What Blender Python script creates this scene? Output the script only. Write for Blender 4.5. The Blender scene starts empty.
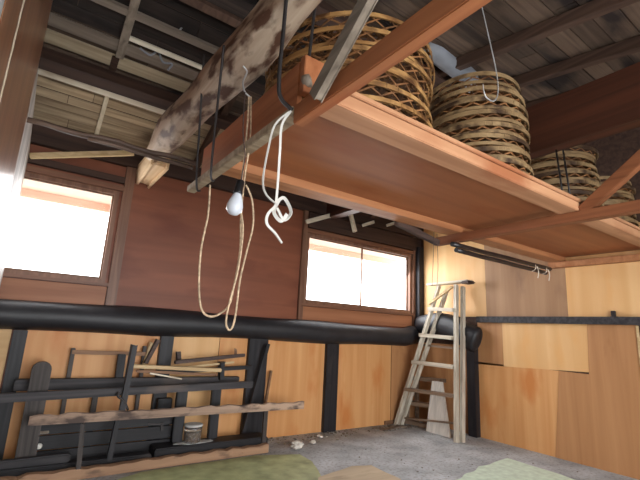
import bpy, bmesh, math, random
from mathutils import Vector, Matrix, noise
random.seed(7)
PI = math.pi
scene = bpy.context.scene
col = scene.collection

# ------------------------------------------------------------------ camera, light, exposure
CAM = Vector((0.0, 0.0, 1.08))
YAW, PIT, ROL, FPX = math.radians(34.795), math.radians(12.390), math.radians(3.043), 413.1
_f = Vector((math.sin(YAW)*math.cos(PIT), math.cos(YAW)*math.cos(PIT), math.sin(PIT)))
_r = Vector((math.cos(YAW), -math.sin(YAW), 0)); _u = _r.cross(_f)
_c, _s = math.cos(ROL), math.sin(ROL)
RT = _c*_r + _s*_u; UP = -_s*_r + _c*_u; FW = _f
cd = bpy.data.cameras.new('camera'); cam = bpy.data.objects.new('camera', cd); col.objects.link(cam)
cam.matrix_world = Matrix(((RT.x, UP.x, -FW.x, CAM.x), (RT.y, UP.y, -FW.y, CAM.y), (RT.z, UP.z, -FW.z, CAM.z), (0, 0, 0, 1)))
cd.sensor_width = 36.0; cd.lens = FPX/640*36; cd.clip_start = 0.02
scene.camera = cam

w = bpy.data.worlds.new('world'); scene.world = w; w.use_nodes = True
bg = w.node_tree.nodes['Background']; bg.inputs[0].default_value = (0.93, 0.97, 1.0, 1); bg.inputs[1].default_value = 6.0

def area(name, loc, target, sx, sy, power, color=(1, 1, 1)):
    ld = bpy.data.lights.new(name, 'AREA'); ld.shape = 'RECTANGLE'; ld.size = sx; ld.size_y = sy
    ld.energy = power; ld.color = color
    o = bpy.data.objects.new(name, ld); col.objects.link(o); o.location = loc
    o.rotation_euler = (Vector(target)-Vector(loc)).to_track_quat('-Z', 'Y').to_euler()
    return o
# fill lamp added at an assumed opening behind the camera; daylight at the two windows
area('rear_fill', (1.3, -1.72, 0.95), (2.6, 3.9, 0.2), 3.2, 1.5, 42, (1.0, 0.985, 0.96)).data.spread = math.radians(125)
area('window_daylight_right', (3.43, 4.10, 1.78), (3.2, 1.2, 0.0), 1.7, 0.75, 46, (0.95, 0.97, 1))
area('window_daylight_left', (0.18, 4.10, 1.78), (1.4, 1.2, 0.0), 0.7, 0.75, 20, (0.95, 0.97, 1))

scene.view_settings.view_transform = 'Standard'
scene.view_settings.look = 'None'
scene.view_settings.gamma = 1
scene.view_settings.use_curve_mapping = False
scene.view_settings.exposure = 0.0

# ------------------------------------------------------------------ helpers
XW, YW = 4.466, 3.942        # right wall, back wall

def at(px, py, ax, v):
    """point where the view ray of a picture point meets the world plane axis = v"""
    d = RT*((px-320)/FPX) + UP*(-(py-240)/FPX) + FW
    t = (v-CAM[ax])/d[ax]
    return CAM + t*d

def srgb(r, g, b):
    f = lambda c: ((c/255+0.055)/1.055)**2.4 if c/255 > 0.04045 else c/255/12.92
    return (f(r), f(g), f(b), 1)

def plain(name, c, rough=0.7, metal=0.0, noise_amt=0.15, scale=8, bump=0.0):
    m = bpy.data.materials.new(name); m.use_nodes = True
    nt = m.node_tree; b = nt.nodes['Principled BSDF']
    b.inputs['Roughness'].default_value = rough; b.inputs['Metallic'].default_value = metal
    tc = nt.nodes.new('ShaderNodeTexCoord'); n = nt.nodes.new('ShaderNodeTexNoise')
    n.inputs['Scale'].default_value = scale; n.inputs['Detail'].default_value = 6
    nt.links.new(tc.outputs['Object'], n.inputs['Vector'])
    r = nt.nodes.new('ShaderNodeValToRGB')
    k0, k1 = 1-noise_amt*1.5, 1+noise_amt
    r.color_ramp.elements[0].position = 0.3; r.color_ramp.elements[1].position = 0.7
    r.color_ramp.elements[0].color = (c[0]*k0, c[1]*k0, c[2]*k0, 1)
    r.color_ramp.elements[1].color = (min(1, c[0]*k1), min(1, c[1]*k1), min(1, c[2]*k1), 1)
    nt.links.new(n.outputs['Fac'], r.inputs[0]); nt.links.new(r.outputs[0], b.inputs['Base Color'])
    if bump:
        bp = nt.nodes.new('ShaderNodeBump'); bp.inputs['Strength'].default_value = bump; bp.inputs['Distance'].default_value = 0.01
        nt.links.new(n.outputs['Fac'], bp.inputs['Height']); nt.links.new(bp.outputs[0], b.inputs['Normal'])
    return m

def wood(name, c0, c1, axis='x', rough=0.65, grain=1.0, stain=None, stain_lo=0.55, island=0.0, bump=0.25, spec=0.35, stscale=2.2):
    """fine stretched grain between c0 and c1, broad tone patches, optional stains"""
    m = bpy.data.materials.new(name); m.use_nodes = True
    nt = m.node_tree; L = nt.links; b = nt.nodes['Principled BSDF']
    b.inputs['Roughness'].default_value = rough
    b.inputs['Specular IOR Level'].default_value = spec
    tc = nt.nodes.new('ShaderNodeTexCoord'); mp = nt.nodes.new('ShaderNodeMapping')
    k = {'x': (1.2, 26, 26), 'y': (26, 1.2, 26), 'z': (26, 26, 1.2)}[axis]
    mp.inputs['Scale'].default_value = tuple(v*grain for v in k)
    L.new(tc.outputs['Object'], mp.inputs['Vector'])
    n = nt.nodes.new('ShaderNodeTexNoise'); n.inputs['Scale'].default_value = 1.0; n.inputs['Detail'].default_value = 7
    n.inputs['Distortion'].default_value = 0.6
    L.new(mp.outputs[0], n.inputs['Vector'])
    r = nt.nodes.new('ShaderNodeValToRGB'); r.color_ramp.elements[0].position = 0.33; r.color_ramp.elements[1].position = 0.68
    r.color_ramp.elements[0].color = c0; r.color_ramp.elements[1].color = c1
    L.new(n.outputs['Fac'], r.inputs[0])
    out = r.outputs[0]
    n2 = nt.nodes.new('ShaderNodeTexNoise'); n2.inputs['Scale'].default_value = stscale; n2.inputs['Detail'].default_value = 5
    mp2 = nt.nodes.new('ShaderNodeMapping')
    mp2.inputs['Scale'].default_value = {'x': (.6, 1.6, 1.6), 'y': (1.6, .6, 1.6), 'z': (1.6, 1.6, .6)}[axis]
    L.new(tc.outputs['Object'], mp2.inputs['Vector']); L.new(mp2.outputs[0], n2.inputs['Vector'])
    if stain:
        r2 = nt.nodes.new('ShaderNodeValToRGB')
        r2.color_ramp.elements[0].position = stain_lo; r2.color_ramp.elements[0].color = (0, 0, 0, 1)
        r2.color_ramp.elements[1].position = min(1, stain_lo+0.14); r2.color_ramp.elements[1].color = (1, 1, 1, 1)
        L.new(n2.outputs['Fac'], r2.inputs[0])
        mx = nt.nodes.new('ShaderNodeMix'); mx.data_type = 'RGBA'
        L.new(r2.outputs[0], mx.inputs[0]); L.new(out, mx.inputs[6]); mx.inputs[7].default_value = stain
        out = mx.outputs[2]
    if island:
        g = nt.nodes.new('ShaderNodeNewGeometry'); mr = nt.nodes.new('ShaderNodeMapRange')
        mr.inputs[3].default_value = 1-island; mr.inputs[4].default_value = 1+island
        L.new(g.outputs['Random Per Island'], mr.inputs[0])
        hs = nt.nodes.new('ShaderNodeHueSaturation'); L.new(mr.outputs[0], hs.inputs['Value']); L.new(out, hs.inputs['Color'])
        out = hs.outputs[0]
    L.new(out, b.inputs['Base Color'])
    if bump:
        bp = nt.nodes.new('ShaderNodeBump'); bp.inputs['Strength'].default_value = bump; bp.inputs['Distance'].default_value = 0.004
        L.new(n.outputs['Fac'], bp.inputs['Height']); L.new(bp.outputs[0], b.inputs['Normal'])
    return m

class MB:
    def __init__(s): s.bm = bmesh.new()
    def box(s, lo, hi, bevel=0.0, jit=0.0):
        lo, hi = Vector(lo), Vector(hi); c = (lo+hi)/2; d = hi-lo
        return s.obox(c, d, Matrix.Identity(3), bevel, jit)
    def obox(s, c, d, R, bevel=0.0, jit=0.0):
        vs = bmesh.ops.create_cube(s.bm, size=1)['verts']
        for v in vs:
            p = Vector((v.co.x*d[0], v.co.y*d[1], v.co.z*d[2]))
            if jit: p += Vector((random.uniform(-jit, jit) for _ in range(3)))
            v.co = Vector(c) + R @ p
        if bevel:
            es = {e for v in vs for e in v.link_edges}
            bmesh.ops.bevel(s.bm, geom=list(es), offset=bevel, segments=2, affect='EDGES', clamp_overlap=True)
        return s
    def bar(s, a, b, wd, ht, up=(0, 0, 1), bevel=0.003, jit=0.0):
        """rectangular bar from a to b; ht measured along up, wd sideways"""
        a, b = Vector(a), Vector(b); x = (b-a).normalized(); u = Vector(up)
        y = u.cross(x)
        if y.length < 1e-4: y = Vector((0, 1, 0)).cross(x)
        y.normalize(); z = x.cross(y)
        R = Matrix((x, y, z)).transposed()
        return s.obox((a+b)/2, ((b-a).length, wd, ht), R, bevel, jit)
    def tube(s, pts, rad, n=8, cap=True, rough=0.0, flat=1.0, seed=0):
        pts = [Vector(p) for p in pts]
        if not hasattr(rad, '__len__'): rad = [rad]*len(pts)
        t0 = (pts[1]-pts[0]).normalized()
        ref = Vector((0, 0, 1)) if abs(t0.z) < 0.9 else Vector((1, 0, 0))
        u = (ref - t0*ref.dot(t0)).normalized(); rings = []
        for i, p in enumerate(pts):
            t = (pts[min(i+1, len(pts)-1)]-pts[max(i-1, 0)]).normalized()
            u = (u - t*u.dot(t)).normalized(); v = t.cross(u)
            ring = []
            for k in range(n):
                a = 2*PI*k/n; r = rad[i]
                if rough:
                    q = p*2.2 + Vector((math.cos(a), math.sin(a), seed))*1.1
                    r *= 1 + rough*noise.noise(q)
                ring.append(s.bm.verts.new(p + u*math.cos(a)*r*flat + v*math.sin(a)*r))
            rings.append(ring)
        for A, B in zip(rings, rings[1:]):
            for k in range(n):
                f = s.bm.faces.new((A[k], A[(k+1) % n], B[(k+1) % n], B[k])); f.smooth = True
        if cap:
            s.bm.faces.new(rings[0][::-1]); s.bm.faces.new(rings[-1])
        return s
    def prism(s, poly, off):
        """poly: 3D points; off: extrusion vector"""
        off = Vector(off)
        A = [s.bm.verts.new(Vector(p)) for p in poly]; B = [s.bm.verts.new(Vector(p)+off) for p in poly]
        s.bm.faces.new(A); s.bm.faces.new(B[::-1]); n = len(A)
        for i in range(n): s.bm.faces.new((A[i], B[i], B[(i+1) % n], A[(i+1) % n]))
        return s
    def lathe(s, c, prof, n=24, axis=(0, 0, 1)):
        q = Vector((0, 0, 1)).rotation_difference(Vector(axis)).to_matrix()
        rings = [[s.bm.verts.new(Vector(c)+q @ Vector((r*math.cos(2*PI*k/n), r*math.sin(2*PI*k/n), z))) for k in range(n)] for r, z in prof]
        for A, B in zip(rings, rings[1:]):
            for k in range(n):
                f = s.bm.faces.new((A[k], A[(k+1) % n], B[(k+1) % n], B[k])); f.smooth = True
        s.bm.faces.new(rings[0][::-1]); s.bm.faces.new(rings[-1])
        return s
    def build(s, name, mat, parent=None, loc=None):
        bmesh.ops.recalc_face_normals(s.bm, faces=s.bm.faces)
        if parent is not None: base = parent_loc(parent)
        else: base = Vector(loc) if loc is not None else Vector((0, 0, 0))
        bmesh.ops.translate(s.bm, vec=-base, verts=s.bm.verts)
        me = bpy.data.meshes.new(name); s.bm.to_mesh(me); s.bm.free(); me.materials.append(mat)
        o = bpy.data.objects.new(name, me); col.objects.link(o)
        if parent is not None: o.parent = parent
        else: o.location = base
        o['_b'] = 1; del o['_b']
        return o

def parent_loc(p):
    v = Vector(p.location)
    while p.parent: p = p.parent; v = v + Vector(p.location)
    return v
def tag(o, label=None, cat=None, group=None, kind=None):
    if label: o['label'] = label
    if cat: o['category'] = cat
    if group: o['group'] = group
    if kind: o['kind'] = kind
    return o
def empty(name, loc, label=None, cat=None, group=None, kind=None):
    o = bpy.data.objects.new(name, None); col.objects.link(o); o.location = loc; o.empty_display_size = 0.1
    return tag(o, label, cat, group, kind)
def spline(P, n=8):
    P = [Vector(p) for p in P]; Q = [P[0]]+P+[P[-1]]; out = []
    for i in range(1, len(Q)-2):
        for k in range(n):
            t = k/n; a, b, c, d = Q[i-1:i+3]
            out.append(0.5*((2*b)+(-a+c)*t+(2*a-5*b+4*c-d)*t*t+(-a+3*b-3*c+d)*t**3))
    out.append(P[-1]); return out

# ------------------------------------------------------------------ materials
M = {}
M['ply'] = wood('plywood_orange', srgb(204, 144, 88), srgb(220, 166, 112), 'z', 0.5, 0.35, srgb(200, 128, 70), 0.56, bump=0.05)
M['ply_light'] = wood('plywood_light', srgb(218, 168, 112), srgb(230, 186, 132), 'z', 0.5, 0.25, srgb(224, 168, 106), 0.55, bump=0.05)
M['ply_brown'] = wood('plywood_brown', srgb(170, 120, 78), srgb(188, 138, 94), 'z', 0.5, 0.4, srgb(150, 98, 62), 0.58, bump=0.05)
M['ply_grey'] = wood('plywood_greyish', srgb(156, 118, 86), srgb(174, 136, 102), 'z', 0.55, 0.4, srgb(140, 104, 78), 0.55, bump=0.05)
M['ply_tan'] = wood('plywood_tan', srgb(196, 156, 108), srgb(214, 178, 130), 'x', 0.6, 0.4, bump=0.05)
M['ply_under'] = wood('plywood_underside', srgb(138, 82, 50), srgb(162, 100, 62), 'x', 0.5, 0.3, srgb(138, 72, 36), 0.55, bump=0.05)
M['redwall'] = wood('reddish_brown_board', srgb(118, 68, 48), srgb(138, 82, 58), 'x', 0.5, 0.3, srgb(112, 60, 42), 0.54, bump=0.04, spec=0.35)
M['apron'] = wood('apron_board', srgb(138, 88, 60), srgb(166, 112, 80), 'x', 0.5, 0.5)
M['trimwood'] = wood('window_trim_wood', srgb(108, 72, 54), srgb(138, 98, 76), 'x', 0.45)
M['trimwood_z'] = wood('window_trim_wood_upright', srgb(104, 72, 56), srgb(136, 100, 80), 'z', 0.45)
M['sash'] = wood('sash_wood', srgb(96, 66, 48), srgb(128, 94, 70), 'z', 0.5)
M['black'] = wood('sooty_black_timber', srgb(22, 21, 24), srgb(42, 40, 43), 'x', 0.55, 1, srgb(66, 60, 58), 0.62, bump=0.5)
M['black_z'] = wood('sooty_black_post', srgb(22, 21, 25), srgb(44, 42, 46), 'z', 0.5, 1, srgb(72, 66, 64), 0.66, bump=0.4)
M['greyblack'] = wood('grey_black_timber', srgb(36, 35, 38), srgb(72, 68, 70), 'x', 0.6, 1, srgb(110, 96, 88), 0.62, bump=0.4)
M['greyblack_z'] = wood('grey_black_upright', srgb(44, 39, 38), srgb(86, 78, 74), 'z', 0.6, 1, bump=0.4)
M['beam'] = wood('orange_beam', srgb(142, 82, 48), srgb(176, 112, 72), 'y', 0.5, 0.7, srgb(165, 86, 42), 0.58)
M['joist'] = wood('joist_wood', srgb(166, 116, 82), srgb(200, 150, 112), 'x', 0.6, 0.5, srgb(160, 100, 66), 0.54)
M['joist2'] = wood('joist_wood_far', srgb(156, 102, 66), srgb(186, 130, 88), 'x', 0.55, 0.7, srgb(150, 88, 50), 0.6)
M['bearer'] = wood('brown_bearer', srgb(118, 70, 44), srgb(150, 94, 62), 'y', 0.5, 0.7, srgb(110, 60, 36), 0.58)
M['redbeam'] = wood('dark_red_beam', srgb(62, 34, 22), srgb(84, 46, 30), 'y', 0.55, 0.7)
M['rafter'] = wood('dark_rafter', srgb(70, 50, 40), srgb(98, 74, 60), 'y', 0.7, 0.8)
M['purlin'] = wood('dark_purlin', srgb(54, 38, 32), srgb(78, 56, 46), 'x', 0.7, 0.8)
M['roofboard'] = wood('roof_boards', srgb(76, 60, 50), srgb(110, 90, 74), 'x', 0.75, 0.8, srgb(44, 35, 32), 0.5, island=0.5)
M['roofdark'] = wood('shaded_roof_boards', srgb(34, 28, 26), srgb(62, 50, 44), 'x', 0.8, 0.8, srgb(22, 19, 19), 0.5, island=0.5)  # shade and black gaps towards the ridge put into the board colour
M['roofboard2'] = wood('eave_roof_boards', srgb(136, 114, 90), srgb(200, 178, 146), 'x', 0.75, 0.8, srgb(96, 76, 60), 0.58, island=0.25)  # window bounce on the boards near the eave put into this paler colour
M['palebatten'] = wood('pale_batten', srgb(206, 194, 172), srgb(238, 228, 208), 'x', 0.7, 0.8, srgb(150, 126, 100), 0.58)
M['tanplank'] = wood('tan_plank', srgb(138, 120, 96), srgb(186, 168, 140), 'x', 0.7, 0.8)
M['greyplank'] = wood('grey_plank', srgb(100, 88, 78), srgb(134, 120, 106), 'x', 0.7, 0.8)
M['cream_z'] = wood('cream_stick', srgb(210, 196, 168), srgb(234, 222, 198), 'y', 0.7)
M['greystick'] = wood('grey_brace', srgb(102, 90, 78), srgb(144, 130, 114), 'y', 0.7)
M['log'] = wood('barked_log', srgb(150, 118, 94), srgb(214, 196, 172), 'y', 0.7, 0.45, srgb(92, 62, 46), 0.47, bump=0.8, stscale=9)
M['logend'] = wood('cut_log', srgb(206, 170, 128), srgb(232, 202, 164), 'y', 0.7, 0.5, bump=0.3)
M['bamboo'] = wood('bamboo_split', srgb(138, 96, 54), srgb(190, 146, 92), 'x', 0.45, 0.5, srgb(90, 58, 34), 0.52, island=0.3, bump=0.2, stscale=6)
M['bamboo2'] = wood('bamboo_grey', srgb(118, 92, 62), srgb(172, 142, 102), 'x', 0.5, 0.5, srgb(70, 50, 36), 0.52, island=0.3, bump=0.2, stscale=6)
M['bamboo_in'] = wood('bamboo_weave', srgb(92, 58, 34), srgb(142, 98, 60), 'x', 0.5, 0.5, island=0.35, bump=0.2)
M['ladder'] = wood('weathered_ladder', srgb(168, 158, 142), srgb(210, 202, 186), 'z', 0.65, 0.8)
M['ladder_y'] = wood('weathered_step', srgb(172, 160, 142), srgb(212, 202, 184), 'y', 0.65, 0.8)
M['ladder_dk'] = wood('brown_step', srgb(112, 92, 76), srgb(150, 128, 108), 'y', 0.65, 0.8)
M['white_wood'] = wood('whitewashed_plank', srgb(206, 202, 194), srgb(236, 232, 224), 'z', 0.65, 0.8)
M['rough'] = wood('rough_bark_plank', srgb(118, 98, 86), srgb(184, 156, 134), 'x', 0.75, 0.6, srgb(84, 70, 64), 0.5, bump=0.7, stscale=9)
M['barkfloor'] = wood('bark_edge_plank', srgb(140, 108, 84), srgb(178, 142, 112), 'x', 0.75, 0.6, srgb(112, 88, 72), 0.56, bump=0.6, stscale=9)
M['lightstick'] = wood('light_stick', srgb(186, 156, 112), srgb(216, 190, 148), 'x', 0.6)
M['brownstick'] = wood('brown_stick', srgb(116, 84, 62), srgb(150, 114, 86), 'x', 0.6)
M['darkstick'] = wood('dark_stick', srgb(60, 46, 42), srgb(88, 70, 62), 'x', 0.6)
M['post_brown'] = wood('brown_door_post', srgb(112, 74, 50), srgb(140, 96, 66), 'z', 0.33, 0.6, bump=0.1, spec=0.5)
M['grey_board'] = wood('flaking_grey_board', srgb(150, 142, 136), srgb(192, 184, 178), 'z', 0.6, 0.6, srgb(110, 96, 88), 0.56)
M['plaster'] = plain('grey_plaster', srgb(150, 150, 148), 0.9)
M['iron'] = plain('dark_iron', srgb(66, 62, 62), 0.5, 0.7)
M['steel'] = plain('pale_wire', srgb(196, 196, 196), 0.35, 0.6)
M['rope'] = plain('hemp_rope', srgb(190, 164, 134), 0.9, noise_amt=0.3, scale=60, bump=0.5)
M['ribbon'] = plain('white_tape', srgb(200, 196, 188), 0.6, noise_amt=0.06)
M['string'] = plain('white_string', srgb(214, 206, 190), 0.8)
M['bulb'] = plain('white_bulb', srgb(206, 210, 218), 0.25, noise_amt=0.02)
M['socket'] = plain('black_socket', srgb(24, 24, 26), 0.4)
M['pipe'] = plain('black_pole', srgb(34, 28, 28), 0.35, noise_amt=0.3)
M['brownpole'] = wood('old_brown_pole', srgb(78, 60, 50), srgb(116, 94, 80), 'x', 0.5)
M['blacklog'] = plain('soot_black_log', srgb(34, 33, 37), 0.5, noise_amt=0.25, scale=6, bump=0.3)
M['tarp'] = plain('green_mat', srgb(164, 172, 126), 0.55, noise_amt=0.25, scale=7, bump=0.3)
M['paletarp'] = plain('pale_green_mat', srgb(206, 222, 202), 0.8, noise_amt=0.1, scale=20, bump=0.3)
M['dullply'] = wood('dull_floor_board', srgb(184, 166, 140), srgb(206, 188, 160), 'x', 0.8, 0.4, srgb(138, 120, 100), 0.56)
M['paper'] = plain('white_paper', srgb(222, 216, 206), 0.8, noise_amt=0.08)
M['greycloth'] = plain('grey_sheet', srgb(138, 140, 146), 0.8, noise_amt=0.15, scale=6)
M['dirt'] = plain('dry_dirt', srgb(134, 126, 116), 0.95, noise_amt=0.3, scale=30, bump=0.6)
M['rust'] = plain('rust_contents', srgb(150, 122, 98), 0.7, noise_amt=0.5, scale=50)
M['dust'] = plain('white_dust', srgb(200, 200, 198), 0.9, noise_amt=0.1, scale=30)
M['soffit'] = wood('soffit_boards', srgb(232, 200, 178), srgb(240, 214, 194), 'x', 0.8)
M['outground'] = plain('sunlit_yard', srgb(206, 202, 194), 0.9)
M['darkwall'] = wood('dark_boarding', srgb(62, 44, 36), srgb(88, 64, 52), 'x', 0.7)
M['sill_white'] = plain('grey_sill', srgb(170, 164, 160), 0.5)
gl = bpy.data.materials.new('window_glass'); gl.use_nodes = True
nt = gl.node_tree; nt.nodes.remove(nt.nodes['Principled BSDF'])
tr = nt.nodes.new('ShaderNodeBsdfTransparent'); gs = nt.nodes.new('ShaderNodeBsdfGlossy'); gs.inputs['Roughness'].default_value = 0.05
mx = nt.nodes.new('ShaderNodeMixShader'); mx.inputs[0].default_value = 0.05
nt.links.new(tr.outputs[0], mx.inputs[1]); nt.links.new(gs.outputs[0], mx.inputs[2]); nt.links.new(mx.outputs[0], nt.nodes['Material Output'].inputs[0])
M['glass'] = gl
cg = bpy.data.materials.new('clear_jar_glass'); cg.use_nodes = True
cb = cg.node_tree.nodes['Principled BSDF']; cb.inputs['Transmission Weight'].default_value = 0.9; cb.inputs['Roughness'].default_value = 0.1
M['jarglass'] = cg
# concrete floor: grey with dust, stains and debris specks
fm = plain('dusty_concrete', srgb(178, 182, 186), 0.85, noise_amt=0.24, scale=3.2, bump=0.2)
nt = fm.node_tree; b = nt.nodes['Principled BSDF']; r0 = [n for n in nt.nodes if n.type == 'VALTORGB'][0]; tc = [n for n in nt.nodes if n.type == 'TEX_COORD'][0]
n3 = nt.nodes.new('ShaderNodeTexNoise'); n3.inputs['Scale'].default_value = 38; n3.inputs['Detail'].default_value = 8
nt.links.new(tc.outputs['Object'], n3.inputs['Vector'])
r3 = nt.nodes.new('ShaderNodeValToRGB'); r3.color_ramp.elements[0].position = 0.34; r3.color_ramp.elements[0].color = (0.6, 0.56, 0.5, 1)
r3.color_ramp.elements[1].position = 0.5; r3.color_ramp.elements[1].color = (1, 1, 1, 1)
nt.links.new(n3.outputs['Fac'], r3.inputs[0])
mm = nt.nodes.new('ShaderNodeMix'); mm.data_type = 'RGBA'; mm.blend_type = 'MULTIPLY'; mm.inputs[0].default_value = 0.8
nt.links.new(r0.outputs[0], mm.inputs[6]); nt.links.new(r3.outputs[0], mm.inputs[7]); nt.links.new(mm.outputs[2], b.inputs['Base Color'])
M['floor'] = fm

# ------------------------------------------------------------------ setting
X0, Y0 = -1.3, -1.8
RY, RZ = 2.2, 3.47                      # ridge
def roofz(y): return 4.57-0.5*y if y > RY else 3.118+0.16*y
S = dict(kind='structure')
tag(MB().box((X0, Y0, -0.08), (XW+0.1, YW+0.1, 0)).build('floor', M['floor']), **S)
# back wall with two window openings
W1 = (-0.45, 0.53, 1.385, 2.2); W2 = (2.55, 4.31, 1.375, 2.19)
b = MB(); t = 0.06; yb = YW
b.box((X0, yb, 0), (XW+0.1, yb+t, 1.375))
b.box((X0, yb, 1.375), (W1[0], yb+t, 2.62)); b.box((W1[1], yb, 1.375), (W2[0], yb+t, 2.62)); b.box((W2[1], yb, 1.375), (XW+0.1, yb+t, 2.62))
b.box((W1[0], yb, 2.2), (W1[1], yb+t, 2.62)); b.box((W2[0], yb, 2.19), (W2[1], yb+t, 2.62))
tag(b.build('wall_back', M['redwall']), **S)
b = MB(); b.prism([(XW, Y0, 0), (XW, YW+.06, 0), (XW, YW+.06, roofz(YW)), (XW, RY, RZ), (XW, Y0, roofz(Y0))], (0.08, 0, 0))
tag(b.build('wall_right', M['darkwall']), **S)
tag(MB().prism([(X0-.08, Y0, 0), (X0-.08, YW+.06, 0), (X0-.08, YW+.06, roofz(YW)), (X0-.08, RY, RZ), (X0-.08, Y0, roofz(Y0))], (0.08, 0, 0)).build('wall_left', M['darkwall']), **S)
# front wall behind the camera, its unseen wide opening added to let light in
b = MB(); b.box((X0, Y0-.08, 2.35), (XW, Y0, roofz(Y0))); b.box((X0, Y0-.08, 0), (-0.6, Y0, 2.35)); b.box((3.0, Y0-.08, 0), (XW, Y0, 2.35))
tag(b.build('wall_front', M['darkwall']), **S)
# roof boarding (two slopes) and solid cover above
def slope(y0, y1, x0, x1, wd, mat, name, zoff=0.0, gap=0.006):
    b = MB(); y = y0; s = 1 if y1 > y0 else -1
    while (y1-y)*s > 1e-3:
        ya, yc = y, y+s*wd*random.uniform(0.85, 1.1)
        if (y1-yc)*s < 0: yc = y1
        yc2 = yc-s*gap; dz = random.uniform(0, 0.012)
        za, zb = roofz(ya)+zoff+dz, roofz(yc2)+zoff+dz
        x = x0
        while x < x1:
            xe = min(x1, x+random.uniform(1.2, 2.2))
            b.prism([(x, ya, za), (x, yc2, zb), (x, yc2, zb+0.012), (x, ya, za+0.012)], (xe-x-0.004, 0, 0)); x = xe
        y = yc
    return tag(b.build(name, mat), **S)
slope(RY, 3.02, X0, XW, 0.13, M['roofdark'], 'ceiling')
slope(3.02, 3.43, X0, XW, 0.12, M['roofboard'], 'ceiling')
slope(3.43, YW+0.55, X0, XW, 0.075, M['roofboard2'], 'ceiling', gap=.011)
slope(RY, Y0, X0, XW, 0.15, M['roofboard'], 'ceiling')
b = MB()
b.prism([(X0-.1, Y0-.1, roofz(Y0)+.05), (X0-.1, RY, RZ+.05), (X0-.1, YW+.6, roofz(YW+.6)+.05), (X0-.1, YW+.6, roofz(YW+.6)+.1), (X0-.1, RY, RZ+.12), (X0-.1, Y0-.1, roofz(Y0)+.1)], (XW-X0+.3, 0, 0))
tag(b.build('ceiling', M['darkwall']), **S)
# outside: soffit and bright yard
tag(MB().box((X0, YW+.06, 2.205), (XW+.2, YW+.62, 2.225)).build('trim_1', M['soffit']), **S)
tag(MB().box((X0, YW+.56, 2.13), (XW+.2, YW+.61, 2.204)).build('trim_1', M['soffit']), **S)
tag(MB().box((-12, YW+.3, -0.3), (16, 22, -0.2)).build('ground', M['outground']), **S)

# windows
def window(idx, X, n):
    x0, x1, z0, z1 = X
    root = empty('window_%d' % idx, ((x0+x1)/2, YW, z0), kind='structure')
    f = MB(); fw = 0.035
    f.box((x0, YW-.01, z0), (x1, YW+.055, z0+fw*.8)); f.box((x0, YW-.01, z1-fw), (x1, YW+.055, z1))
    f.box((x0, YW-.01, z0+fw*.8), (x0+fw, YW+.055, z1-fw)); f.box((x1-fw, YW-.01, z0+fw*.8), (x1, YW+.055, z1-fw))
    f.build('window_frame', M['trimwood_z'], root)
    wd = (x1-x0-2*fw)/n
    for k in range(n):
        a = x0+fw+k*wd; c = a+wd; s = MB(); e = 0.014; yy = YW+.015+.02*(k % 2)
        s.box((a, yy, z0+fw*.8), (c, yy+.018, z0+fw*.8+e*1.2)); s.box((a, yy, z1-fw-e), (c, yy+.018, z1-fw))
        s.box((a, yy, z0+fw*.8+e*1.2), (a+e, yy+.018, z1-fw-e)); s.box((c-e, yy, z0+fw*.8+e*1.2), (c, yy+.018, z1-fw-e))
        so = s.build('sash', M['sash'], root)
        MB().box((a+e, yy+.007, z0+fw*.8+e), (c-e, yy+.011, z1-fw-e)).build('pane', M['glass'], so)
    # head trim and sill board, uprights
    MB().box((x0-.05, YW-.035, z1+.005), (x1+.05, YW, z1+.05), .004).build('head_trim', M['trimwood'], root)
    MB().box((x0-.05, YW-.045, z0-.03), (x1+.03, YW+.0, z0-.002), .004).build('window_sill', M['trimwood'], root)
window(1, W1, 1); window(2, W2, 2)
# vertical trims and the apron below the windows
k = 2
def trim(lo, hi, m, bev=.004):
    global k
    o = MB().box(lo, hi, bev).build('trim_%d' % k, m); tag(o, **S); k += 1; return o
trim((0.555, YW-.04, 1.19), (0.635, YW, 2.62), M['trimwood_z'])
trim((2.475, YW-.04, 1.19), (2.535, YW, 2.55), M['trimwood_z'])
trim((4.315, YW-.04, 1.19), (4.36, YW, 2.5), M['trimwood_z'])
trim((X0, YW-.02, 1.19), (0.55, YW, 1.35), M['apron'])
trim((2.54, YW-.02, 1.19), (4.31, YW, 1.34), M['apron'])
trim((X0, YW-.05, 2.275), (.555, YW, 2.33), M['purlin'])
trim((X0, YW-.06, 2.44), (XW, YW-.001, 2.60), M['purlin'])
trim((2.54, YW-.05, 2.25), (XW, YW, 2.43), M['purlin'])
trim((4.365, YW-.1, 1.19), (4.46, YW, 2.3), M['black_z'])        # dark corner post
# plain reddish board panel joints: posts of the lower wall
for (px0, px1) in ((160, 173), (249, 268), (327, 339)):
    a = at(px0, 345, 1, YW-.05).x; c = at(px1, 345, 1, YW-.05).x
    trim((a, YW-.06, 0), (c, YW, 0.97), M['black_z'])
trim((-0.03, YW-.06, 0), (0.06, YW, 0.97), M['black_z'])
trim((XW-.09, 3.02, 0), (XW, 3.13, 0.98), M['black_z'])          # post on the right wall
trim((XW-.07, Y0, 1.275), (XW, 3.0, 1.345), M['greyblack'])      # rail along the right wall
trim((3.83, YW-.035, 0), (4.4, YW, 0.045), M['brownstick'])

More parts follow.
